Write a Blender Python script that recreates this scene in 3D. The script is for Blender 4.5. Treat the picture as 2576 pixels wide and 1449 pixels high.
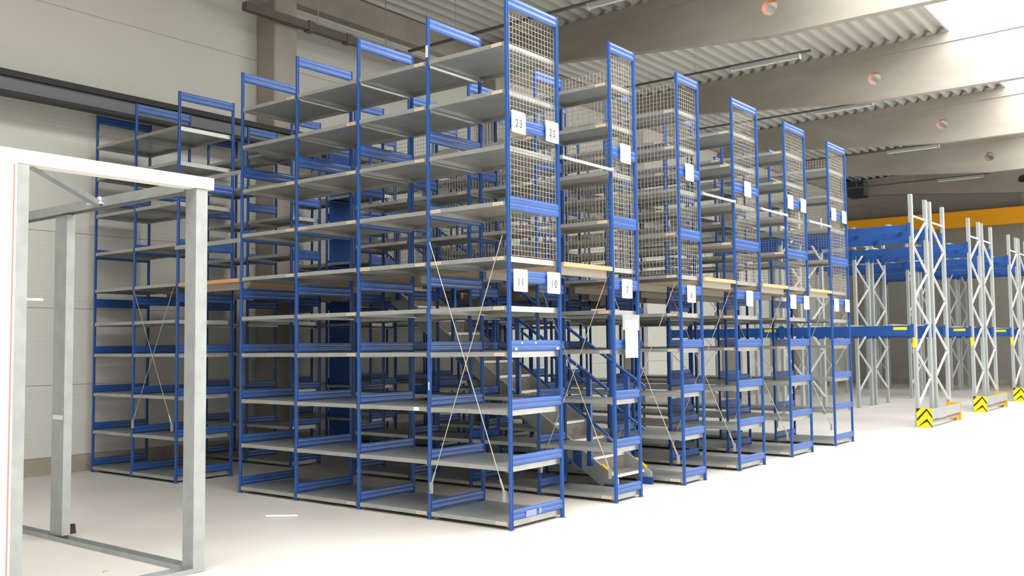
import bpy, bmesh, math, random
from mathutils import Matrix, Vector
for o in list(bpy.data.objects): bpy.data.objects.remove(o)
random.seed(4)
SC = bpy.context.scene
COL = SC.collection
D = bpy.data

# ------------------------------------------------------------------ camera
cam = D.cameras.new('camera'); cam.sensor_width = 36.0; cam.lens = 33.564
cam.clip_start = 0.05; cam.clip_end = 200
camo = D.objects.new('camera', cam); COL.objects.link(camo)
yaw, pitch, roll = math.radians(52.1762), math.radians(3.38875), math.radians(-0.60538)
cy, sy, cp, sp, cr, sr = math.cos(yaw), math.sin(yaw), math.cos(pitch), math.sin(pitch), math.cos(roll), math.sin(roll)
fwd = Vector((sy*cp, cy*cp, sp)); right = Vector((cy, -sy, 0)); up = right.cross(fwd)
r2 = cr*right + sr*up; u2 = -sr*right + cr*up
m = Matrix(((r2.x, u2.x, -fwd.x), (r2.y, u2.y, -fwd.y), (r2.z, u2.z, -fwd.z))).to_4x4()
m.translation = Vector((-6.92063, -5.40816, 1.68688))
camo.matrix_world = m
SC.camera = camo

# ------------------------------------------------------------------ world, light, exposure
SC.view_settings.view_transform = 'Standard'; SC.view_settings.look = 'None'
SC.view_settings.gamma = 1; SC.view_settings.use_curve_mapping = False
SC.view_settings.exposure = 0.42
W = D.worlds.new('world'); SC.world = W; W.use_nodes = True
W.node_tree.nodes['Background'].inputs[0].default_value = (0.85, 0.92, 1.0, 1)
W.node_tree.nodes['Background'].inputs[1].default_value = 1.0

SKY_Y = [(-5.2, -0.6), (-15.5, -11.5)]        # roof light strips; the one behind the camera is unseen, assumed for daylight
SKY_X = 26.2
SKY_E, WIN_E = 8.0, 6.5
DAYLIGHT_W = 900

def area(name, loc, rot, sx, sy_, power, col):
    l = D.lights.new(name, 'AREA'); l.shape = 'RECTANGLE'; l.size = sx; l.size_y = sy_; l.energy = power; l.color = col
    o = D.objects.new(name, l); COL.objects.link(o); o.location = loc; o.rotation_euler = rot
    return o

# ------------------------------------------------------------------ materials
def mat(name, col, rough=.5, metal=0.0, spec=.5):
    mm = D.materials.new(name); mm.use_nodes = True
    b = mm.node_tree.nodes['Principled BSDF']
    b.inputs['Base Color'].default_value = (*col, 1); b.inputs['Roughness'].default_value = rough
    b.inputs['Metallic'].default_value = metal; b.inputs['Specular IOR Level'].default_value = spec
    return mm
def nodes(mm): return mm.node_tree.nodes, mm.node_tree.links, mm.node_tree.nodes['Principled BSDF']
def noisy(mm, c1, c2, scale, detail=4, lo=.35, hi=.65, rough=None, stretch=(1,1,1), bump=0.0, bscale=None):
    N, L, b = nodes(mm)
    tc = N.new('ShaderNodeTexCoord'); mp = N.new('ShaderNodeMapping'); mp.inputs['Scale'].default_value = stretch
    L.new(tc.outputs['Object'], mp.inputs[0])
    n = N.new('ShaderNodeTexNoise'); n.inputs['Scale'].default_value = scale; n.inputs['Detail'].default_value = detail
    L.new(mp.outputs[0], n.inputs['Vector'])
    r = N.new('ShaderNodeValToRGB'); r.color_ramp.elements[0].position = lo; r.color_ramp.elements[1].position = hi
    r.color_ramp.elements[0].color = (*c1, 1); r.color_ramp.elements[1].color = (*c2, 1)
    L.new(n.outputs['Fac'], r.inputs[0]); L.new(r.outputs[0], b.inputs['Base Color'])
    if bump:
        n2 = N.new('ShaderNodeTexNoise'); n2.inputs['Scale'].default_value = bscale or scale*6; n2.inputs['Detail'].default_value = 3
        L.new(mp.outputs[0], n2.inputs['Vector'])
        bp = N.new('ShaderNodeBump'); bp.inputs['Strength'].default_value = bump; bp.inputs['Distance'].default_value = .01
        L.new(n2.outputs['Fac'], bp.inputs['Height']); L.new(bp.outputs[0], b.inputs['Normal'])
    return mm, r, b

M = {}
BLUE = (0.020, 0.085, 0.315)
M['blue'] = mat('blue_paint', BLUE, .30, 0, .6)
noisy(M['blue'], (0.018,.078,.295), (0.024,.094,.345), 3.0)
M['blue_matt'] = mat('blue_sheet', (.014, .06, .24), .65, 0, .3)
M['blue_post'] = mat('blue_post_paint', BLUE, .36)
# punched keyholes every 50 mm down the faces of the uprights
def holes(mm, pitch_, hz, hy, axis_c, dark):
    N, L, b = nodes(mm)
    tc = N.new('ShaderNodeTexCoord'); sp_ = N.new('ShaderNodeSeparateXYZ'); L.new(tc.outputs['Object'], sp_.inputs[0])
    def M1(op, a, bb=None):
        n = N.new('ShaderNodeMath'); n.operation = op
        for i, v in enumerate((a, bb)):
            if v is None: continue
            if hasattr(v, 'is_output') or not isinstance(v, (int, float)): L.new(v, n.inputs[i])
            else: n.inputs[i].default_value = v
        return n.outputs[0]
    fz = M1('ABSOLUTE', M1('SUBTRACT', M1('FRACT', M1('DIVIDE', sp_.outputs[2], pitch_)), .5))
    mz = M1('LESS_THAN', fz, hz)
    my = M1('LESS_THAN', M1('ABSOLUTE', sp_.outputs[axis_c]), hy)
    k = M1('MULTIPLY', mz, my)
    mx = N.new('ShaderNodeMix'); mx.data_type = 'RGBA'
    mx.inputs['A'].default_value = b.inputs['Base Color'].default_value; mx.inputs['B'].default_value = (*dark, 1)
    L.new(k, mx.inputs['Factor']); L.new(mx.outputs['Result'], b.inputs['Base Color'])
holes(M['blue_post'], .05, .16, .0040, 0, (0.004, .012, .06))
M['galv'] = mat('galvanised_shelf', (.44, .45, .44), .36, .55)
noisy(M['galv'], (.40, .412, .40), (.48, .485, .465), 4.0, 4)
M['galv_dull'] = mat('galvanised_profile', (.34, .36, .36), .45, .35)
noisy(M['galv_dull'], (.325, .345, .34), (.385, .405, .40), 7.0, 4)
M['galv_up'] = mat('galvanised_upright', (.42, .45, .45), .5, .35)
holes(M['galv_up'], .05, .14, .007, 1, (.22, .235, .235))
M['brace'] = mat('bright_zinc', (.72, .73, .71), .45, .3)
M['wire'] = mat('mesh_wire', (.43, .405, .36), .5, .3)
M['cable'] = mat('brace_wire', (.55, .55, .53), .4, .6)
M['concrete'] = mat('concrete', (.37, .34, .30), .85)
noisy(M['concrete'], (.31, .28, .245), (.42, .385, .34), 1.4, 8, .3, .7, stretch=(1, .35, 1), bump=.25)
M['plinth'] = mat('plinth_concrete', (.36, .31, .26), .85)
noisy(M['plinth'], (.30, .26, .22), (.42, .37, .31), 2.2, 6, bump=.2)
M['roof'] = mat('roof_sheet', (.53, .53, .495), .5, .1)
M['floor'] = mat('floor_concrete', (.66, .64, .60), .42)
mm_, ramp, b_ = noisy(M['floor'], (.535, .505, .46), (.65, .635, .605), .55, 8, .3, .7, bump=.06, bscale=30)
M['wall'] = mat('wall_panel', (.60, .60, .555), .55)
N, L, b = nodes(M['wall'])
tc = N.new('ShaderNodeTexCoord'); sx_ = N.new('ShaderNodeSeparateXYZ'); L.new(tc.outputs['Object'], sx_.inputs[0])
mt = N.new('ShaderNodeMath'); mt.operation = 'MULTIPLY'; mt.inputs[1].default_value = 2*math.pi/.062; L.new(sx_.outputs[2], mt.inputs[0])
ms = N.new('ShaderNodeMath'); ms.operation = 'SINE'; L.new(mt.outputs[0], ms.inputs[0])
bp = N.new('ShaderNodeBump'); bp.inputs['Strength'].default_value = .12; bp.inputs['Distance'].default_value = .004
L.new(ms.outputs[0], bp.inputs['Height']); L.new(bp.outputs[0], b.inputs['Normal'])
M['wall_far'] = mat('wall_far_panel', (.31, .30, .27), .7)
M['joint'] = mat('joint', (.45, .445, .41), .8)
M['steel_dark'] = mat('dark_steel', (.018, .018, .021), .6)
M['steel_grey'] = mat('grey_steel', (.13, .14, .15), .5, .2)
M['duct'] = mat('duct_brown', (.13, .105, .09), .6)
M['orange'] = mat('crane_orange', (1.0, .46, .012), .45)
M['wood'] = mat('chipboard', (.55, .40, .26), .7)
noisy(M['wood'], (.50, .36, .23), (.62, .46, .30), 60, 4)
M['wood_edge'] = mat('chipboard_edge', (.66, .35, .18), .7)
M['deck_under'] = mat('deck_underside', (.40, .37, .32), .7)
M['tread'] = mat('stair_tread', (.21, .18, .15), .75)
noisy(M['tread'], (.18, .155, .13), (.25, .215, .18), 12, 4)
M['white'] = mat('white_plate', (.92, .92, .92), .4)
M['paper'] = mat('paper', (.93, .92, .87), .7)
M['ink'] = mat('ink', (.10, .085, .08), .6)
M['ink_faint'] = mat('faint_ink', (.42, .42, .44), .6)
M['ink_pink'] = mat('faint_pink_ink', (.85, .68, .62), .6)
M['tag'] = mat('shelf_tag', (.78, .64, .48), .6)
M['tagmark'] = mat('tag_mark', (.42, .28, .18), .6)
M['yellow'] = mat('safety_yellow', (.95, .70, .005), .45)
M['amber'] = mat('amber', (.85, .42, .01), .5)
M['black'] = mat('black_stripe', (.035, .02, .015), .5)
M['lilac'] = mat('worn_paint', (.25, .29, .46), .55)
M['board'] = mat('plasterboard', (.84, .80, .74), .75)
M['red'] = mat('red_edge', (.65, .20, .17), .7)
M['lampgrey'] = mat('fixture_grey', (.55, .56, .56), .4, .2)
M['sleeve'] = mat('orange_sleeve', (.60, .27, .18), .7)
M['gap'] = mat('dark_machine', (.04, .04, .05), .6)
M['brown'] = mat('brown_block', (.05, .02, .015), .7)
M['door'] = mat('door_panel', (.80, .79, .75), .5)
def emis(name, col, s):
    mm = D.materials.new(name); mm.use_nodes = True
    N, L, b = nodes(mm); N.remove(b); e = N.new('ShaderNodeEmission'); e.inputs[0].default_value = (*col, 1); e.inputs[1].default_value = s
    L.new(e.outputs[0], N['Material Output'].inputs[0]); return mm
M['sky'] = emis('roof_light', (1.0, .99, .96), SKY_E)
M['win'] = emis('window_daylight', (1.0, .99, .95), WIN_E)

# ------------------------------------------------------------------ mesh helpers
class MB:
    def __init__(s): s.v = []; s.f = []; s.mi = []
    def add(s, vs, fs, k=0):
        n = len(s.v); s.v += [tuple(v) for v in vs]; s.f += [tuple(i+n for i in f) for f in fs]; s.mi += [k]*len(fs); return s
    def box(s, x0, x1, y0, y1, z0, z1, k=0):
        return s.add([(x0,y0,z0),(x1,y0,z0),(x1,y1,z0),(x0,y1,z0),(x0,y0,z1),(x1,y0,z1),(x1,y1,z1),(x0,y1,z1)],
                     [(0,3,2,1),(4,5,6,7),(0,1,5,4),(1,2,6,5),(2,3,7,6),(3,0,4,7)], k)
    def prism(s, poly, axis, a, b_, k=0):
        """extrude polygon; axis 'x': poly=(y,z); 'y': poly=(x,z); 'z': poly=(x,y)"""
        n = len(poly)
        def P(p, t): return {'x': (t,p[0],p[1]), 'y': (p[0],t,p[1]), 'z': (p[0],p[1],t)}[axis]
        vs = [P(p, a) for p in poly] + [P(p, b_) for p in poly]
        fs = [tuple(range(n))[::-1], tuple(range(n, 2*n))] + [(i, (i+1) % n, (i+1) % n + n, i+n) for i in range(n)]
        return s.add(vs, fs, k)
    def bar(s, p, q, w, h=None, k=0, roll_up=(0,0,1)):
        h = h or w; p, q = Vector(p), Vector(q); d = (q-p).normalized(); upv = Vector(roll_up)
        if abs(d.dot(upv)) > .99: upv = Vector((1, 0, 0))
        a = d.cross(upv).normalized(); b2 = a.cross(d)
        c = [a*w/2*i + b2*h/2*j for i, j in ((-1,-1),(1,-1),(1,1),(-1,1))]
        return s.add([p+x for x in c]+[q+x for x in c], [(0,1,2,3),(7,6,5,4),(0,4,5,1),(1,5,6,2),(2,6,7,3),(3,7,4,0)], k)
    def rod(s, p, q, r, n=8, k=0):
        p, q = Vector(p), Vector(q); d = (q-p).normalized(); u_ = Vector((0,0,1)) if abs(d.z) < .99 else Vector((1,0,0))
        a = d.cross(u_).normalized(); b2 = a.cross(d)
        ring = [a*math.cos(2*math.pi*i/n)*r + b2*math.sin(2*math.pi*i/n)*r for i in range(n)]
        return s.add([p+x for x in ring]+[q+x for x in ring], [tuple(range(n)), tuple(range(2*n-1, n-1, -1))]+[(i, i+n, (i+1) % n+n, (i+1) % n) for i in range(n)], k)
    def mesh(s, name):
        me = D.meshes.new(name); me.from_pydata(s.v, [], s.f); me.polygons.foreach_set('material_index', s.mi)
        bm = bmesh.new(); bm.from_mesh(me); bmesh.ops.recalc_face_normals(bm, faces=bm.faces); bm.to_mesh(me); bm.free()
        me.update(); return me

def add_mesh(me, mats):
    if not isinstance(mats, (list, tuple)): mats = [mats]
    for x in mats: me.materials.append(x)
    return me
def tag(o, label=None, cat=None, group=None, kind=None):
    if label: o['label'] = label
    if cat: o['category'] = cat
    if group: o['group'] = group
    if kind: o['kind'] = kind
    return o
def obj(name, me, parent=None, loc=(0,0,0), rot=(0,0,0)):
    o = D.objects.new(name, me); COL.objects.link(o); o.location = loc; o.rotation_euler = rot
    if parent: o.parent = parent
    return o
def make(name, mb, mats, parent=None, loc=(0,0,0), rot=(0,0,0)):
    return obj(name, add_mesh(mb.mesh(name), mats), parent, loc, rot)
def empty(name, loc, label, cat, group=None):
    o = D.objects.new(name, None); COL.objects.link(o); o.location = loc; o.empty_display_size = .1
    return tag(o, label, cat, group)
CACHE = {}
def cached(key, fn, mats):
    if key not in CACHE: CACHE[key] = add_mesh(fn().mesh(key[0]), mats)
    return CACHE[key]
def struct(name, mb, mats): return tag(make(name, mb, mats), kind='structure')
def text_mesh(s, size, name='digits'):
    cu = D.curves.new(name, 'FONT'); cu.body = s; cu.size = size; cu.align_x = 'CENTER'; cu.extrude = .0008
    cu.offset = .0018
    o = D.objects.new(name, cu); COL.objects.link(o)
    dg = bpy.context.evaluated_depsgraph_get(); me = D.meshes.new_from_object(o.evaluated_get(dg))
    D.objects.remove(o); D.curves.remove(cu); return me

# ================================================================== THE BUILDING
XW, XE, YS, YN = -13.0, 31.8, -22.0, 7.52
def roof_z(y): return 8.04 + .02*(7.3 - y)
struct('floor', MB().box(XW, XE, YS, YN, -.2, 0), M['floor'])
# long back wall in tall horizontal panels with thin joints
mb = MB(); z = .24
zs = [.23, 1.20, 2.25, 3.30, 4.35, 5.40, 6.45, 7.50, 8.3]
for a, c in zip(zs[:-1], zs[1:]):
    mb.box(XW, XE, YN, YN+.12, a+.004, c-.004, 0)
mb.box(XW, XE, YN+.012, YN+.15, .2, 8.3, 1)
struct('wall_back', mb, [M['wall'], M['joint']])
struct('baseboard_back', MB().box(XW, XE, YN-.02, YN+.12, 0, .22), M['plinth'])
struct('wall_left', MB().box(XW-.15, XW, YS, YN, 0, 9), M['wall'])
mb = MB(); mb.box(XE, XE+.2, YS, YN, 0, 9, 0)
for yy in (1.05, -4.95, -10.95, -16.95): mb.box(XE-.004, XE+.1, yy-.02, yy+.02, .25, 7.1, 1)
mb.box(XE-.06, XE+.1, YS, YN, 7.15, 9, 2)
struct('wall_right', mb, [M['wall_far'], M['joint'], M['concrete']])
struct('baseboard_right', MB().box(XE-.03, XE+.1, YS, YN, 0, .22), M['plinth'])
# front wall, out of view; its windows are added to bring in daylight
WZ0, WZ1 = .35, 5.4
mb = MB().box(XW, XE, YS-.2, YS, 0, WZ0).box(XW, XE, YS-.2, YS, WZ1, 9)
xs = [XW+.5 + i*4.4 for i in range(11)]
GL = range(6, 10)          # added glazed bays, right of the shelving so their light falls obliquely
for i in GL: mb.box(xs[i]+3.9, xs[i+1] if i < 9 else XE, YS-.2, YS, WZ0, WZ1)
mb.box(XW, xs[6], YS-.2, YS, WZ0, WZ1)
struct('wall_front', mb, M['wall'])
for i in GL:
    x0, x1 = xs[i], xs[i]+3.9
    f = MB().box(x0, x1, YS-.1, YS-.02, WZ0, WZ0+.06).box(x0, x1, YS-.1, YS-.02, WZ1-.06, WZ1)
    for q in range(4): f.box(x0+q*(3.9-.06)/3, x0+q*(3.9-.06)/3+.06, YS-.1, YS-.02, WZ0, WZ1)
    w = struct('window_%d' % (i+1), f, M['steel_grey'])  # assumed opening, never in view, added as a daylight source
    g = make('window_pane', MB().box(x0, x1, YS-.08, YS-.07, WZ0, WZ1), M['win'], w)
# corrugated roof in three strips, roof lights between
def sheet(ya, yb, xw=None):
    xw = XW if xw is None else xw
    mb = MB(); n = int(round((yb-ya)/.28)); p = (yb-ya)/n
    pts = []
    for i in range(n):
        y = ya+i*p
        for t, h in ((0, 0), (.16, 0), (.40, .125), (.76, .125)):
            pts.append((y+t*p, roof_z(y+t*p)+h))
    pts.append((yb, roof_z(yb)))
    k = len(pts); vs = [(xw, *q) for q in pts]+[(XE, *q) for q in pts]
    mb.add(vs, [(i, i+1, i+1+k, i+k) for i in range(k-1)])
    return mb
edges = [YN] + [e for s in SKY_Y for e in (s[1], s[0])] + [YS]
mb = MB()
for i in range(0, len(edges), 2): 
    t = sheet(edges[i+1], edges[i]); mb.add(t.v, t.f)
# closing curbs round the roof lights
for a, c in SKY_Y:
    mb.box(XW, SKY_X, a-.03, a, roof_z(a), roof_z(a)+.35); mb.box(XW, SKY_X, c, c+.03, roof_z(c), roof_z(c)+.35)
    t = sheet(a, c, SKY_X); mb.add(t.v, t.f); mb.box(SKY_X, SKY_X+.03, a, c, roof_z(a)-.02, roof_z(a)+.35)
struct('ceiling', mb, M['roof'])
for i, (a, c) in enumerate(SKY_Y):
    tag(make('window_%d' % (20+i), MB().box(XW, SKY_X, a, c, roof_z(a)+.30, roof_z(a)+.33), M['sky']), kind='structure')

# concrete roof beams: shallow at the wall, deepening to full depth, round duct hole in the web
def beam(x0, n):
    bm = bmesh.new()
    zt = lambda y: roof_z(y) - .004
    out = [(YS, zt(YS)), (YN, zt(YN)), (YN, 7.52), (5.43, 7.365), (3.6, 7.20), (1.0, 6.97), (YS, 6.97)]
    loops = [out]
    hy, hz, r = .97, 7.465, .15
    circ = [(hy+r*math.cos(2*math.pi*i/28), hz+r*math.sin(2*math.pi*i/28)) for i in range(28)]
    loops.append(circ)
    es = []
    for lp in loops:
        vs = [bm.verts.new((x0, p[0], p[1])) for p in lp]
        es += [bm.edges.new((vs[i], vs[(i+1) % len(vs)])) for i in range(len(vs))]
    bmesh.ops.triangle_fill(bm, use_beauty=True, edges=es)
    bmesh.ops.dissolve_limit(bm, angle_limit=.001, verts=bm.verts, edges=bm.edges)
    bmesh.ops.triangulate(bm, faces=bm.faces)
    r_ = bmesh.ops.extrude_face_region(bm, geom=list(bm.faces))
    bmesh.ops.translate(bm, verts=[v for v in r_['geom'] if isinstance(v, bmesh.types.BMVert)], vec=(.18, 0, 0))
    # top flange, slightly wider than the web
    bmesh.ops.recalc_face_normals(bm, faces=bm.faces)
    me = D.meshes.new('trim'); bm.to_mesh(me); bm.free()
    add_mesh(me, M['concrete'])
    o = tag(obj('trim_%d' % n, me), kind='structure')
    fl = MB().prism([(YS+.01, roof_z(YS)-.25), (YS+.01, roof_z(YS)-.008), (YN-.01, roof_z(YN)-.008), (YN-.01, roof_z(YN)-.22)], 'x', x0-.03, x0+.21)
    make('beam_flange', fl, M['concrete'], o)
    sl = MB()
    N_ = 28
    ro, ri = .149, .141
    vs = []
    for xx in (x0+.002, x0+.178):
        for rr in (ro, ri):
            vs += [(xx, hy+rr*math.cos(2*math.pi*i/N_), hz+rr*math.sin(2*math.pi*i/N_)) for i in range(N_)]
    fs = []
    for i in range(N_):
        j = (i+1) % N_
        fs += [(i, j, N_+j, N_+i), (2*N_+i, 3*N_+i, 3*N_+j, 2*N_+j), (i, 2*N_+i, 2*N_+j, j), (N_+i, N_+j, 3*N_+j, 3*N_+i)]
    sl.add(vs, fs); make('duct_sleeve', sl, M['sleeve'], o)
n = 1
for k in range(-3, 5):
    beam(8.64+5.78*k if k < 4 else 31.3, n); n += 1
# pillars against the back wall, and the edge beam they carry
for k in range(-3, 4):
    x0 = 8.64+5.78*k
    struct('trim_%d' % n, MB().prism([(x0, 7.07), (x0+.02, 7.05), (x0+.45, 7.05), (x0+.47, 7.07), (x0+.47, 7.5), (x0, 7.5)], 'z', 0, 7.50), M['concrete']); n += 1
struct('trim_%d' % n, MB().box(XW, XE, 7.3, YN, 7.56, 8.03), M['concrete']); n += 1

# steel runway beam along the back wall: I section on small brackets
o = empty('runway_beam', (0, 6.95, 4.91), 'long dark grey steel I-beam running high along the back wall', 'steel beam')
prof = [(-.09,0),(.09,0),(.09,.03),(.012,.03),(.012,.255),(.09,.255),(.09,.315),(-.09,.315),(-.09,.235),(-.03,.235),(-.03,.05),(-.09,.05)]
make('beam_web', MB().box(XW+.2, 24, -.03, .01, .045, .24), M['steel_grey'], o)
make('top_flange', MB().box(XW+.2, 24, -.09, .09, .235, .315), M['steel_dark'], o)
make('bottom_flange', MB().box(XW+.2, 24, -.09, .09, 0, .05), M['steel_dark'], o)
for k in range(-3, 3):
    x0 = 8.64+5.78*k
    make('bracket', MB().prism([(.09, 0), (.09, .05), (.10, .05), (.10, -.25)], 'x', x0+.1, x0+.36), M['steel_dark'], o)
# orange crane girder in front of the far wall
o = empty('crane_girder', (31.35, 0, 5.86), 'long orange crane girder running along the far right wall', 'crane girder')
make('girder', MB().box(-.15, .15, -21.5, 7.3, 0, .55), M['orange'], o)
make('top_rail', MB().box(-.19, .19, -21.5, 7.3, .55, .59), M['orange'], o)
for yy in (6.4, .4, -5.6, -11.6): make('bracket', MB().box(.151, .449, yy-.12, yy+.12, .15, .45), M['steel_dark'], o)

# ventilation unit near the far corner of the roof
o = empty('fan_heater', (30.8, 6.65, 7.30), 'small dark unit heater hanging in the far roof corner above the racks', 'heater')
make('casing', MB().box(-.3, .3, -.3, .3, 0, .6), M['gap'], o)
make('louvre', MB().box(-.26, .26, -.33, -.301, .05, .55), M['steel_grey'], o)
for sx in (-.25, .25): make('hanger', MB().rod((sx, 0, .6), (sx, 0, .86), .012, 6), M['cable'], o)

# ------------------------------------------------------------------ lights under the roof
def fixture(x, y0, z, rail_to, place):
    o = empty('light_fitting', (x, y0, z), 'grey batten light on a rail, '+place, 'light fitting')
    L_ = 1.45
    make('housing', MB().prism([(-.05, 0), (.05, 0), (.035, .06), (-.035, .06)], 'y', 0, L_), M['lampgrey'], o)
    make('tube', MB().rod((0, .03, -.022), (0, L_-.03, -.022), .016, 8), M['white'], o)
    for yy in (-.02, L_): make('end_cap', MB().box(-.05, .05, yy, yy+.02, -.045, .06), M['lampgrey'], o)
    make('trunking_rail', MB().box(-.03, .03, -.25, rail_to-y0, .0605, .10), M['steel_grey'], o)
    yy = .3
    i = 0
    while y0+yy < rail_to and i < 4:
        make('hanging_wire', MB().rod((0, yy, .10), (0, yy, roof_z(y0+yy)-z+.02), .006, 5), M['cable'], o); yy += 2.0; i += 1
for a in ((5.75, 1.35, 7.08, 6.80, 'nearest, above the front shelving run'),
          (11.5, 1.55, 7.38, 7.0, 'second from front, between the first two full roof beams'),
          (17.3, 1.90, 7.60, 7.0, 'third from front, below the second round hole'),
          (23.0, 1.75, 7.42, 7.0, 'fourth from front, right of the rightmost shelving run'),
          (28.8, 1.75, 7.30, 6.5, 'farthest, in the last roof bay')):
    fixture(*a)
o = empty('cable_tray', (2.25, 4.6, 7.10), 'short perforated cable tray at the top left, meeting the brown duct', 'cable tray')
make('tray', MB().box(-.1, .1, 0, 2.2, 0, .012).box(-.1, -.09, 0, 2.2, .012, .06).box(.09, .1, 0, 2.2, .012, .06), M['galv_dull'], o)
for yy in (.3, 1.9): make('hanging_wire', MB().rod((0, yy, .01), (0, yy, roof_z(4.6+yy)-7.08), .007, 5), M['cable'], o)
o = empty('cable_duct', (2.15, 6.9, 6.98), 'brown cable duct hanging along the back wall, below the concrete edge beam', 'cable duct')
make('duct', MB().box(0, 4.6, -.06, .06, 0, .13), M['duct'], o)
for xx in (1.25, 2.1, 3.3): make('coupling', MB().box(xx, xx+.12, -.075, .075, -.02, .145), M['duct'], o)
make('carrier_rail', MB().box(1.3, 4.6, -.03, .03, .146, .19), M['galv_dull'], o)
for xx in (1.5, 3.1, 4.2): make('hanging_wire', MB().rod((xx, 0, .19), (xx, 0, roof_z(6.9)-6.96), .008, 5), M['cable'], o)

# ================================================================== BLUE SHELVING
ROWS = [(0, .8094), (1.8031, 2.3178), (3.3327, 3.8739), (4.8716, 5.6678), (6.6693, 7.4728), (8.4991, 9.3362)]
YA = [0, 1, 2, 3, 4]; YB = [5.31, 6.31, 7.31]
H = 4.9675
SHELF = [.075, .57, 1.082, 1.618, 2.045, 2.508, 3.02, 3.55, 4.075, 4.525]
BARS = [(.082, .182), (.572, .672), (1.084, 1.186), (1.622, 1.727), (2.262, 2.382), (2.932, 3.071), (3.70, 3.83), (4.850, 4.967)]
PW, PD = .030, .034     # upright: x, y size
def post_mesh(h):
    a, c, g = PW/2, PD/2, .007
    poly = [(-a+.003, -c), (-g, -c), (-g+.002, -c+.009), (g-.002, -c+.009), (g, -c), (a-.003, -c), (a, -c+.003), (a, c-.003), (a-.003, c),
            (g, c), (g-.002, c-.009), (-g+.002, c-.009), (-g, c), (-a+.003, c), (-a, c-.003), (-a, -c+.003)]
    return MB().prism(poly, 'z', .012, h)
def foot_mesh(): return MB().box(-.02, .02, -.022, .022, 0, .012)
def bar_mesh(w, h):
    # pressed rail: two rounded ribs along its length
    def side(s):
        pts = [(0, 0), (.010, .008*h/.1)]
        for c0 in (.28, .72):
            for t in range(-3, 4):
                an = t/3*math.pi/2
                pts.append((.010+.0045*math.cos(an), (c0+.17*math.sin(an))*h))
        pts += [(.010, h-.006), (0, h)]
        return pts
    r = side(1); poly = [(-p[0], p[1]) for p in r] + [(p[0], p[1]) for p in r[::-1][1:-1]]
    return MB().prism(poly, 'x', PW/2, w-PW/2)
def shelf_mesh(w, l):
    # folded tray: plate, lips, two stiffeners below (l along y, w along x)
    e = .004; m_ = MB(); x0, x1, y0, y1 = -.0145, w+.0145, .0275, l-.0275
    m_.box(x0, x1, y0, y1, -.002, 0)
    for xa, xb in ((x0, x0+.0025), (x1-.0025, x1)): m_.box(xa, xb, y0, y1, -.04, -.002)
    for ya, yb in ((y0, y0+.0025), (y1-.0025, y1)): m_.box(x0+.0025, x1-.0025, ya, yb, -.052, -.002)
    for xa, xb in ((x0+.0025, x0+.022), (x1-.022, x1-.0025)): m_.box(xa, xb, y0, y1, -.040, -.038)
    for ya, yb in ((y0+.0025, y0+.05), (y1-.05, y1-.0025)): m_.box(x0+.022, x1-.022, ya, yb, -.052, -.050)
    return m_
def grid_mesh(plane, a0, a1, z0, z1, pitch_=.05, r=.0017):
    """welded mesh in local coordinates: plane 'xz' spans x, 'yz' spans y"""
    m_ = MB(); n_ = int(round((a1-a0)/pitch_)); k_ = int(round((z1-z0)/pitch_))
    for i in range(n_+1):
        a = a0+(a1-a0)*i/n_
        if plane == 'xz': m_.box(a-r, a+r, -2*r, 0, z0, z1)
        else: m_.box(-2*r, 0, a-r, a+r, z0, z1)
    for j in range(k_+1):
        z_ = z0+(z1-z0)*j/k_
        if plane == 'xz': m_.box(a0, a1, 0, 2*r, z_-r, z_+r)
        else: m_.box(0, 2*r, a0, a1, z_-r, z_+r)
    return m_
def tag_mesh():
    m_ = MB().box(-.0012, 0, 0, .12, 0, .026, 0)
    for i in range(5): m_.box(-.0018, -.0012, .014+i*.02, .026+i*.02, .006, .020, 1)
    return m_
def plate_mesh(w=.215, h=.208, r=.014):
    pts = []
    for cx_, cz_, a0 in ((w-r, h-r, 0), (r, h-r, 90), (r, r, 180), (w-r, r, 270)):
        for t in range(5):
            an = math.radians(a0+t*22.5); pts.append((cx_+r*math.cos(an), cz_+r*math.sin(an)))
    return MB().prism(pts, 'y', 0, .003)
def plate(root, x, z, txt, ink, y=-.032):
    p = obj('number_plate', cached(('number_plate',), plate_mesh, M['white']), root, (x, y, z))
    make('logo_mark', MB().box(.022, .045, -.0015, 0, .172, .178).box(.03, .055, -.0015, 0, .180, .185), M['ink_faint'], p)
    if txt:
        for k, ch in enumerate(txt):
            if ('digit', ch, ink) not in CACHE: CACHE[('digit', ch, ink)] = add_mesh(text_mesh(ch, .105, 'digit'), M[ink])
            t = obj('digit', CACHE[('digit', ch, ink)], p, (.108+(k-(len(txt)-1)/2)*.060, -.0015, .057), (math.pi/2, 0, 0)); t.scale = (.86, 1, 1)
    tag(p, ('white number plate reading %s' % txt) if txt else 'white number plate with no legible number')

def wire_x(root, x, y0, y1, z0, z1, y_only=None):
    for k, (p, q) in enumerate((((x, y0, z1), (x, y1, z0)), ((x-.004, y1, z1), (x-.004, y0, z0)))):
        b_ = make('brace_wire', MB().rod(p, q, .0042, 6), M['cable'], root)
        pv, qv = Vector(p), Vector(q); d = (pv-qv).normalized()
        make('turnbuckle', MB().rod(qv+d*.02, qv+d*.14, .010, 8).box(qv.x-.012, qv.x+.012, qv.y-.014, qv.y+.014, qv.z-.075, qv.z+.03), M['galv_dull'], b_)

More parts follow.
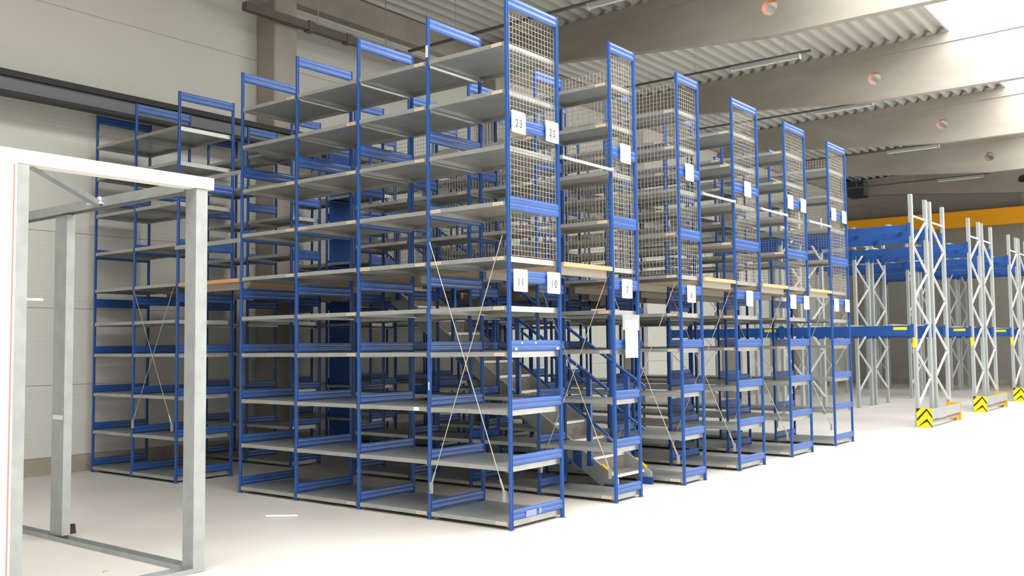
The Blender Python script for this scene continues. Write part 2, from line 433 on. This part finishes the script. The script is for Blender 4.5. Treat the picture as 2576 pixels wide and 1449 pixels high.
def run(ri, ys, label, tops=None, meshes=(), skip_bays=(), tags=True, group='blue shelving runs'):
    xa, xb = ROWS[ri]; w = xb-xa
    root = empty('shelving_rack', (xa, ys[0], 0), label, 'shelving rack', group)
    for i, yy in enumerate(ys):
        h = H if not tops else tops[i]
        ly = yy-ys[0]
        for lx in (0, w):
            p = obj('upright', cached(('upright', h), lambda: post_mesh(h), M['blue_post']), root, (lx, ly, 0))
            obj('foot_plate', cached(('foot_plate',), foot_mesh, M['blue']), p)
        for (z0, z1) in BARS:
            if z0 > 4.5: z0, z1 = z0-(H-h), z1-(H-h)
            obj('side_rail', cached(('side_rail', round(w, 3), round(z1-z0, 3)), lambda: bar_mesh(w, z1-z0), M['blue']), root, (0, ly, z0))
    for i in range(len(ys)-1):
        l = ys[i+1]-ys[i]
        for si, z_ in enumerate(SHELF):
            s = obj('shelf', cached(('shelf', round(w, 3), round(l, 3)), lambda: shelf_mesh(w, l), M['galv']), root, (0, ys[i]-ys[0], z_))
            if tags:
                near = (si in (0, 5, 6, 7, 8, 9) and (i+si) % 4 != 3) or (si in (3, 4) and i % 2 == 0)
                if near:
                    pos = .05 if (si % 2 == 0) else .05
                    obj('shelf_tag', cached(('shelf_tag',), tag_mesh, [M['tag'], M['tagmark']]), s, (-.0150, pos, -.034))
                    if i < 3 and si in (5, 6) : obj('shelf_tag', cached(('shelf_tag',), tag_mesh, [M['tag'], M['tagmark']]), s, (-.0150, .83, -.034))
    for mname in meshes:
        if mname == 'end':
            make('mesh_panel', grid_mesh('xz', .02, w-.02, 2.52, 4.84), M['wire'], root, (0, .0222, 0))
        elif mname == 'rear':
            for i in range(len(ys)-1):
                make('mesh_panel', grid_mesh('yz', ys[i]-ys[0]+.01, ys[i+1]-ys[0]-.01, 2.52, 4.83), M['wire'], root, (w+.022, 0, 0))
        elif mname == 'front':
            for i in range(len(ys)-1):
                make('mesh_panel', grid_mesh('yz', ys[i]-ys[0]+.01, ys[i+1]-ys[0]-.01, 2.52, 4.83), M['wire'], root, (-.022, 0, 0))
    return root

INFO = [
 dict(lab='front shelving run, end plates 11 and 10 below, 23 and 22 above', meshes=('end',)),
 dict(lab='narrow shelving run with plate 7 and a white notice, just before the stairs', meshes=('end', 'rear'), tops=[H, H-.13, H-.09, H-.08, H]),
 dict(lab='narrow shelving run with plate 6, just behind the stairs', meshes=('end', 'front')),
 dict(lab='deeper shelving run with one middle end plate, third from the right', meshes=('end',)),
 dict(lab='shelving run with paired end plates, second from the right', meshes=('end',)),
 dict(lab='rightmost and farthest shelving run, paired end plates, beside the pallet racks', meshes=('end', 'rear')),
]
A = []
for ri, d in enumerate(INFO):
    A.append(run(ri, YA, d['lab'], d.get('tops'), d['meshes'], tags=(ri < 5)))
BL = ['short shelving run at the left by the back wall, in line with the front run',
      'short run by the back wall in line with the plate 7 run',
      'short run by the back wall with a solid blue side panel',
      'short run by the back wall, directly right of the blue side panel run',
      'short run by the back wall, in line with the run second from the right',
      'short run by the back wall, in line with the rightmost run']
B = [run(ri, YB, BL[ri], None, (), tags=False, group='short shelving runs by the back wall') for ri in range(6)]
w2 = ROWS[2][1]-ROWS[2][0]
make('side_panel', MB().box(.025, w2-.025, 1.0-.031, 1.0-.0275, .2, 4.80), M['blue_matt'], B[2])

# number plates
plate(A[0], .032, 2.178, '11', 'ink'); plate(A[0], .566, 2.178, '10', 'ink')
plate(A[0], .027, 3.668, '23', 'ink'); plate(A[0], .571, 3.668, '22', 'ink')
def px(ri, x): return x-ROWS[ri][0]
plate(A[1], px(1, 1.945), 2.176, '7', 'ink'); plate(A[1], px(1, 1.960), 3.664, '19', 'ink_faint')
plate(A[2], px(2, 3.450), 2.172, '6', 'ink'); plate(A[2], px(2, 3.468), 3.664, None, '')
plate(A[3], px(3, 5.145), 2.172, '5', 'ink_faint'); plate(A[3], px(3, 5.167), 3.664, None, '')
plate(A[4], px(4, 6.695), 2.172, None, ''); plate(A[4], px(4, 7.225), 2.172, None, '')
plate(A[4], px(4, 6.690), 3.660, None, ''); plate(A[4], px(4, 7.205), 3.660, None, '')
plate(A[5], px(5, 8.545), 2.172, None, ''); plate(A[5], px(5, 9.075), 2.172, None, '')
plate(A[5], px(5, 8.545), 3.664, None, ''); plate(A[5], px(5, 9.050), 3.664, None, '')
# bolts on the front end rail, small white sticker on a shelf edge, pale tag on an upright
for bx, bz in ((.07, 1.645), (.735, 1.645), (.16, 1.70), (.375, 1.70)):
    make('bolt_cap', MB().rod((bx, -.0165, bz), (bx, -.028, bz), .013 if bz < 1.66 else .008, 12), M['white'], A[0])
make('sticker', MB().box(-.017, -.015, 1.13, 1.20, 1.045, 1.080), M['white'], A[0])
make('sticker', MB().box(-.0175, -.0155, .985, 1.015, 4.56, 4.68), M['tag'], A[0])
make('paint_chip', MB().box(-.0165, -.0152, .99, 1.00, 1.25, 1.33), M['white'], A[0])
make('paint_wear', MB().box(.20, .36, -.0185, -.0168, .093, .150).box(.40, .44, -.0185, -.0168, .10, .15), M['lilac'], A[0])
# notice on the plate 7 run
nt = make('load_notice', MB().box(px(1, 1.975), px(1, 2.235), -.046, -.043, 1.53, 1.94), M['paper'], A[1])
tag(nt, 'white paper notice with faint printed lines')
hm = MB().box(px(1, 2.08), px(1, 2.10), -.0475, -.046, 1.885, 1.905).box(px(1, 2.105), px(1, 2.125), -.0475, -.046, 1.885, 1.905)
make('heading', hm, M['ink_faint'], nt)
ln = MB()
for i in range(6):
    ln.box(px(1, 2.01), px(1, 2.01)+[.16, .08, .17, .06, .14, .10][i], -.0472, -.046, 1.82-i*.028, 1.823-i*.028)
make('printed_line', ln, M['ink_pink'], nt)
make('red_emblem', MB().prism([(px(1, 2.105)+.045*math.cos(math.radians(90+i*36))*(1 if i % 2 == 0 else .45), 1.615+.045*math.sin(math.radians(90+i*36))*(1 if i % 2 == 0 else .45)) for i in range(10)], 'y', -.0475, -.046), M['ink_pink'], nt)
make('backing_board', MB().box(px(1, 1.93), px(1, 2.28), -.042, -.036, 1.83, 2.0), M['galv_dull'], A[1])

# cross bracing with wire ropes and turnbuckles
wire_x(A[0], -.028, .05, .96, .33, 2.70)
wire_x(A[1], -.028, .05, .96, .33, 2.40)
wire_x(A[2], -.040, .05, .96, .33, 2.40)
wire_x(A[3], -.028, .05, .96, .33, 2.40)
wire_x(A[4], -.028, .05, .96, .33, 2.40)
wire_x(A[5], -.028, .05, .96, .33, 2.40)
wire_x(B[0], -.028, .05, .96, .72, 2.45)

# ------------------------------------------------------------------ gangway decks on the upper level
DG = 'chipboard decks of the upper gangways'
def deck(x0, x1, y0, y1, label, cross=False):
    o = empty('walkway_deck', ((x0+x1)/2, (y0+y1)/2, 2.44), label, 'deck', DG)
    hx, hy = (x1-x0)/2, (y1-y0)/2
    make('board', MB().box(-hx, hx, -hy+.004, hy, .022, .060), M['wood'], o)
    if cross: make('board_edge', MB().box(-hx-.012, -hx, -hy+.02, hy-.02, .020, .062), M['wood_edge'], o)
    else: make('board_edge', MB().box(-hx, hx, -hy-.010, -hy+.003, .018, .062), M['wood_edge'], o)
    # pressed steel joists below
    n_ = 5 if not cross else 8
    for i in range(n_):
        if cross:
            t = -hx+.15+i*(2*hx-.3)/(n_-1); make('joist', MB().box(t-.025, t+.025, -hy, hy, -.06, .0215), M['deck_under'], o)
        else:
            t = -hy+.08+i*(2*hy-.16)/(n_-1); make('joist', MB().box(-hx+.02, hx-.02, t-.025, t+.025, -.06, .0215), M['deck_under'], o)
    return o
E_ = .045
gaps = [(0, 1, 'gangway deck between the first two shelving runs, orange sawn edge'), (2, 3, 'gangway deck between the plate 6 run and the run behind it'),
        (3, 4, 'gangway deck between the third and second runs from the right'), (4, 5, 'gangway deck between the two rightmost runs')]
for a, c, lab in gaps:
    deck(ROWS[a][1]+E_, ROWS[c][0]-E_, -.02, 3.93, lab)
deck(-.02, 9.35, 4.04, 5.27, 'wide cross gangway deck between the long runs and the back wall runs', True)
for a in range(5):
    deck(ROWS[a][1]+E_, ROWS[a+1][0]-E_, 5.30, 7.0, 'short gangway deck by the back wall, %s gap between short runs from the left' % ['first', 'second', 'third', 'fourth', 'fifth'][a])
# guard rails closing the ends of the gangways
GR = 'white guard bars across gangway ends'
for a, c, lab in ((0, 1, 'white guard bar between the front run and the plate 7 run'), (2, 3, 'white guard bar between the plate 6 run and the run to its right'),
                  (3, 4, 'white guard bar between the third and second runs from the right'), (4, 5, 'white guard bar between the two rightmost runs')):
    x0, x1 = ROWS[a][1]+.03, ROWS[c][0]-.03
    o = empty('guard_bar', ((x0+x1)/2, -.01, 3.55), lab, 'guard rail', GR); hx = (x1-x0)/2
    make('bar', MB().rod((-hx, -.02, 0), (hx, -.02, 0), .015, 10), M['brace'], o)
    for s in (-1, 1): make('end_clip', MB().box(s*hx-.025 if s > 0 else -hx-.01, s*hx+.01 if s > 0 else -hx+.025, -.038, .0, -.02, .02), M['galv_dull'], o)
for z_, lab in ((3.76, 'upper grey rail at the left end of the cross gangway'), (2.95, 'lower grey rail at the left end of the cross gangway')):
    o = empty('guard_bar', (0, 4.655, z_), lab, 'guard rail', 'rails of the cross gangway')
    make('bar', MB().box(-.045, -.023, -.66, .66, -.025, .025), M['galv'], o)

# ================================================================== STAIRS
st = empty('staircase', (2.86, .30, 0), 'steep steel stair with blue handrails between the plate 7 and plate 6 runs', 'stairs')
SL = .66; X0, X1 = -.41, .35
def sz(y): return SL*y
for s, xx in ((-1, X0), (1, X1)):
    poly = [(.07, .012), (.22, .012), (3.66, sz(3.44)), (3.66, 2.505), (3.64, 2.505), (.07, .146)]
    sg = make('stringer', MB().prism(poly, 'x', xx-.02, xx+.02), M['galv_dull'], st)
    make('foot_shoe', MB().box(xx-.028, xx+.028, .06, .24, 0, .085), M['blue_matt'], sg)
    make('warning_strip', MB().prism([(.14, sz(.14)+.103), (.28, sz(.28)+.103), (.28, sz(.28)+.118), (.14, sz(.14)+.118)], 'x', xx-.024, xx+.024), M['amber'], sg)
    for yy in (.55, 2.35): make('strap', MB().prism([(yy, sz(yy)-.13), (yy+.12, sz(yy+.12)-.13), (yy+.12, sz(yy+.12)+.085), (yy, sz(yy)+.085)], 'x', xx-.027, xx-.0205), M['blue'], sg)
NST = 12
for i in range(NST):
    y = .18+i*.283; z_ = sz(y)+.055
    t = make('tread', MB().box(X0+.02, X1-.02, y, y+.285, z_-.006, z_), M['tread'], st)
    make('nosing', MB().box(X0+.02, X1-.02, y-.022, y-.0005, z_-.03, z_+.001), M['brace'], t)
    make('riser', MB().box(X0+.02, X1-.02, y+.263, y+.269, z_+.0005, z_+.150), M['tread'], st)
for xx in (X0, X1):
    xo = xx+(-.0405 if xx < 0 else .0405)
    ys_ = [.42, 1.45, 2.50, 3.50]
    hr = make('handrail', MB().rod((xo, .16, sz(.16)+1.055), (xo, 3.95, sz(3.95)+1.02), .020, 10), M['blue'], st)
    mr = make('middle_rail', MB().rod((xo, .16, sz(.16)+.53), (xo, 3.95, sz(3.95)+.50), .016, 10), M['blue'], st)
    for yy in ys_: make('rail_post', MB().box(xo-.02, xo+.02, yy-.03, yy+.03, sz(yy)+.0, sz(yy)+1.04), M['blue'], st)

# ================================================================== PALLET RACKS
UW = .10
def up_mesh(h):
    a = .05; c = .035
    return MB().prism([(-a, -c), (-.012, -c), (-.008, -c+.012), (.008, -c+.012), (.012, -c), (a, -c), (a, c), (a-.02, c), (a-.02, -c+.02), (-a+.02, -c+.02), (-a+.02, c), (-a, c)], 'z', .01, h)
def pallet(x0, dep, ys, hgt, mirror, label, detail=True, levels=(1.98, 3.98)):
    root = empty('pallet_rack', (x0, ys[0], 0), label, 'pallet rack', 'grey and blue pallet racks')
    for i, yy in enumerate(ys):
        ly = yy-ys[0]
        for lx in (0, dep):
            p = obj('upright', cached(('pallet_upright', hgt), lambda: up_mesh(hgt), M['galv_up']), root, (lx, ly, 0))
            obj('foot_plate', cached(('pallet_foot',), lambda: MB().box(-.07, .07, -.06, .06, 0, .01), M['galv_dull']), p)
        # zigzag lacing between the two uprights
        z_ = hgt-.42; a, c = (0, dep) if not mirror else (dep, 0)
        make('lacing', MB().bar((a+.05*(1 if a == 0 else -1), ly, z_), (c+.05*(1 if c == 0 else -1), ly, z_), .02, .035), M['brace'], root)
        side = c; z1 = z_-.05
        while z1 > .45:
            oth = a if side == c else c
            z2 = max(.15, z1-.53)
            p, q = (side+(-.03 if side else .03), ly-.01, z1), (oth+(-.03 if oth else .03), ly-.01, z2)
            make('lacing', MB().bar(p, q, .02, .042, roll_up=(0, 1, 0)), M['brace'], root)
            side = oth; z1 = z2
        if i == 0 and not mirror:
            make('load_label', MB().box(-.056, -.0505, -.03, .03, 1.54, 1.74), M['yellow'], root)
    for i in range(len(ys)-1):
        l = ys[i+1]-ys[i]; y0 = ys[i]-ys[0]
        for lv in levels:
            hh = .185 if lv < 3 else .14
            for lx in (-.001, dep+.001):
                b_ = make('beam', MB().box(lx-.02, lx+.02, y0+.037, y0+l-.037, lv-hh, lv), M['blue'], root)
                for yy in (y0+.001, y0+l-.060): make('beam_hook', MB().box(lx-.062, lx-.0505, yy, yy+.060, lv-.23, lv+.03), M['blue'], b_)
                if lx < 0 and lv < 3:
                    make('safety_label', MB().box(lx-.024, lx-.0205, y0+.14, y0+.40, lv-.085, lv-.03), M['yellow'], b_)
            if detail:
                for q in range(3):
                    yy = y0+l*(q+.5)/3
                    make('support_bar', MB().box(-.02, dep+.02, yy-.03, yy+.03, lv+.001, lv+.035), M['galv_dull'], root)
    return root
PY = [-.13, 2.57, 5.27]
for x0, lab in ((12.78, 'nearest'), (17.6, 'second'), (22.3, 'third'), (27.0, 'farthest')):
    pallet(x0, 1.05, PY, 4.58, False, '%s double pallet rack, its front half with yellow load label' % lab)
    pallet(x0+1.38, 1.05, PY, 4.58, True, '%s double pallet rack, its rear half without load label' % lab)
def barrier(x0, label):
    o = empty('rack_end_barrier', (x0, -.42, 0), label, 'barrier', 'rack end barriers')
    h = .37
    # upright chevron board facing the aisle, built as a folded sheet
    bd = MB().box(0, .010, -.02, .27, 0, h, 0)
    # chevrons: black V strips
    c = bd
    yc = .02+.02
    def strip(zc, t=.055):
        cc = MB()
        pts_l = [(.265, zc-.14), (.265, zc-.14+t), (.08, zc+.07+t), (.08, zc+.07)]
        pts_r = [(.08, zc+.07), (.08, zc+.07+t), (-.02, zc-.08+t), (-.02, zc-.08)]
        for p_ in (pts_l, pts_r):
            q_ = [(y, min(max(z, 0.0), h)) for y, z in p_]
            if max(z for _, z in q_)-min(z for _, z in q_) > .01: cc.prism(q_, 'x', -.0025, -.0001)
        return cc
    face = make('chevron_board', bd, M['yellow'], o)
    make('black_stripe', strip(.255), M['black'], face); make('black_stripe', strip(.05), M['black'], face)
    make('black_stripe', MB().prism([(.27, h), (.27, h-.09), (.19, h)], 'x', -.0025, -.0001), M['black'], face)
    make('guard_beam', MB().box(.011, 2.25, -.02, .03, .17, .35), M['galv_dull'], o)
    make('lower_roll', MB().rod((.011, .05, .10), (2.25, .05, .10), .035, 10), M['galv_dull'], o)
    make('end_board', MB().box(2.251, 2.265, -.03, .27, 0, h).box(2.10, 2.250, .031, .045, 0, .13), M['amber'], o)
barrier(12.62, 'yellow and black chevron barrier at the foot of the nearest pallet rack')
barrier(17.38, 'chevron barrier at the foot of the second pallet rack')
barrier(22.05, 'chevron barrier at the right edge, foot of the third pallet rack')

# ================================================================== STUD PARTITION, LEFT FOREGROUND
pt = empty('partition_frame', (-2.62, .95, 0), 'unfinished partition of galvanised studs with a white board header, left foreground', 'partition frame')
def stud(x, y, wx, wy, z0, z1, lip=None):
    # C-shaped stud, web facing -x
    t = .003
    m_ = MB().box(x-wx/2, x-wx/2+t, y-wy/2, y+wy/2, z0, z1).box(x-wx/2+t, x+wx/2, y-wy/2, y-wy/2+t, z0, z1).box(x-wx/2+t, x+wx/2, y+wy/2-t, y+wy/2, z0, z1)
    m_.box(x+wx/2-t, x+wx/2, y-wy/2+t, y-wy/2+.012, z0, z1).box(x+wx/2-t, x+wx/2, y+wy/2-.012, y+wy/2-t, z0, z1)
    return m_
L0 = Vector((-2.62, .95, 0))
s = make('stud', stud(.0, .06, .10, .14, .004, 2.905), M['galv_dull'], pt)
s2 = make('stud', stud(.02, 2.12, .075, .21, .044, 2.895), M['galv_dull'], pt)
s3 = make('stud', stud(-1.355, .03, .075, .10, .004, 2.905), M['galv_dull'], pt)
make('floor_track', MB().box(-.05, .05, .14, 3.2, 0, .004).box(-.05, -.047, .14, 3.2, .004, .04).box(.047, .05, .14, 3.2, .004, .04), M['galv_dull'], pt)
make('floor_track', MB().box(-.9, -.052, -.02, .12, 0, .004).box(-.9, -.052, -.02, -.017, .004, .04).box(-.9, -.052, .117, .12, .004, .04), M['galv_dull'], pt)
make('ceiling_track', MB().box(-.052, .052, .14, 3.2, 2.976, 2.98).box(-.052, -.048, .14, 3.2, 2.90, 2.976).box(.048, .052, .14, 3.2, 2.90, 2.976), M['galv_dull'], pt)
make('diagonal_brace', MB().bar((-1.28, .06, 2.93), (-.06, 1.42, 2.93), .06, .045), M['galv_dull'], pt)
make('corner_bracket', MB().box(-.11, -.051, 1.34, 1.50, 2.92, 2.935).box(-.075, -.053, 1.37, 1.40, 2.936, 2.985), M['brace'], pt)
hd = make('header_board', MB().box(-4.0, .10, -.02, .105, 2.909, 3.0), M['board'], pt)
make('door_jamb', MB().box(-1.50, -1.394, -.02, .10, 0, 2.908), M['board'], pt)
make('red_edge', MB().box(-1.4195, -1.410, -.0225, -.0205, 0, 2.90), M['red'], pt)
make('jamb_return', MB().box(-1.62, -1.501, .02, .07, 0, 2.908), M['wood'], pt)
make('screw_peg', MB().rod((-1.30, .05, 2.02), (-1.18, .05, 2.02), .008, 8), M['white'], pt)
make('splice_clip', MB().box(-.020, -.0177, 2.03, 2.21, 1.06, 1.10), M['brace'], pt)

# ------------------------------------------------------------------ things lying on the floor
o = make('brown_block', MB().prism([(-.028, 0), (.028, 0), (.018, .085), (-.012, .085)], 'y', -.02, .02), M['brown'], None, (-2.40, 3.24, 0))
tag(o, 'small dark brown wedge on the floor beside the second stud', 'wooden wedge')
o = make('white_strip', MB().rod((-.10, .12, .012), (.10, -.12, .012), .011, 8), M['white'], None, (-.76, 2.30, 0))
tag(o, 'thin white stick lying on the bare floor before the front shelving run', 'stick')
o = make('debris_chip', MB().prism([(-.02, -.015), (.02, -.018), (.028, .008), (-.01, .02)], 'z', 0, .006), M['wood'], None, (-3.02, 1.55, 0))
tag(o, 'small brown chip on the floor left of the floor track', 'debris')
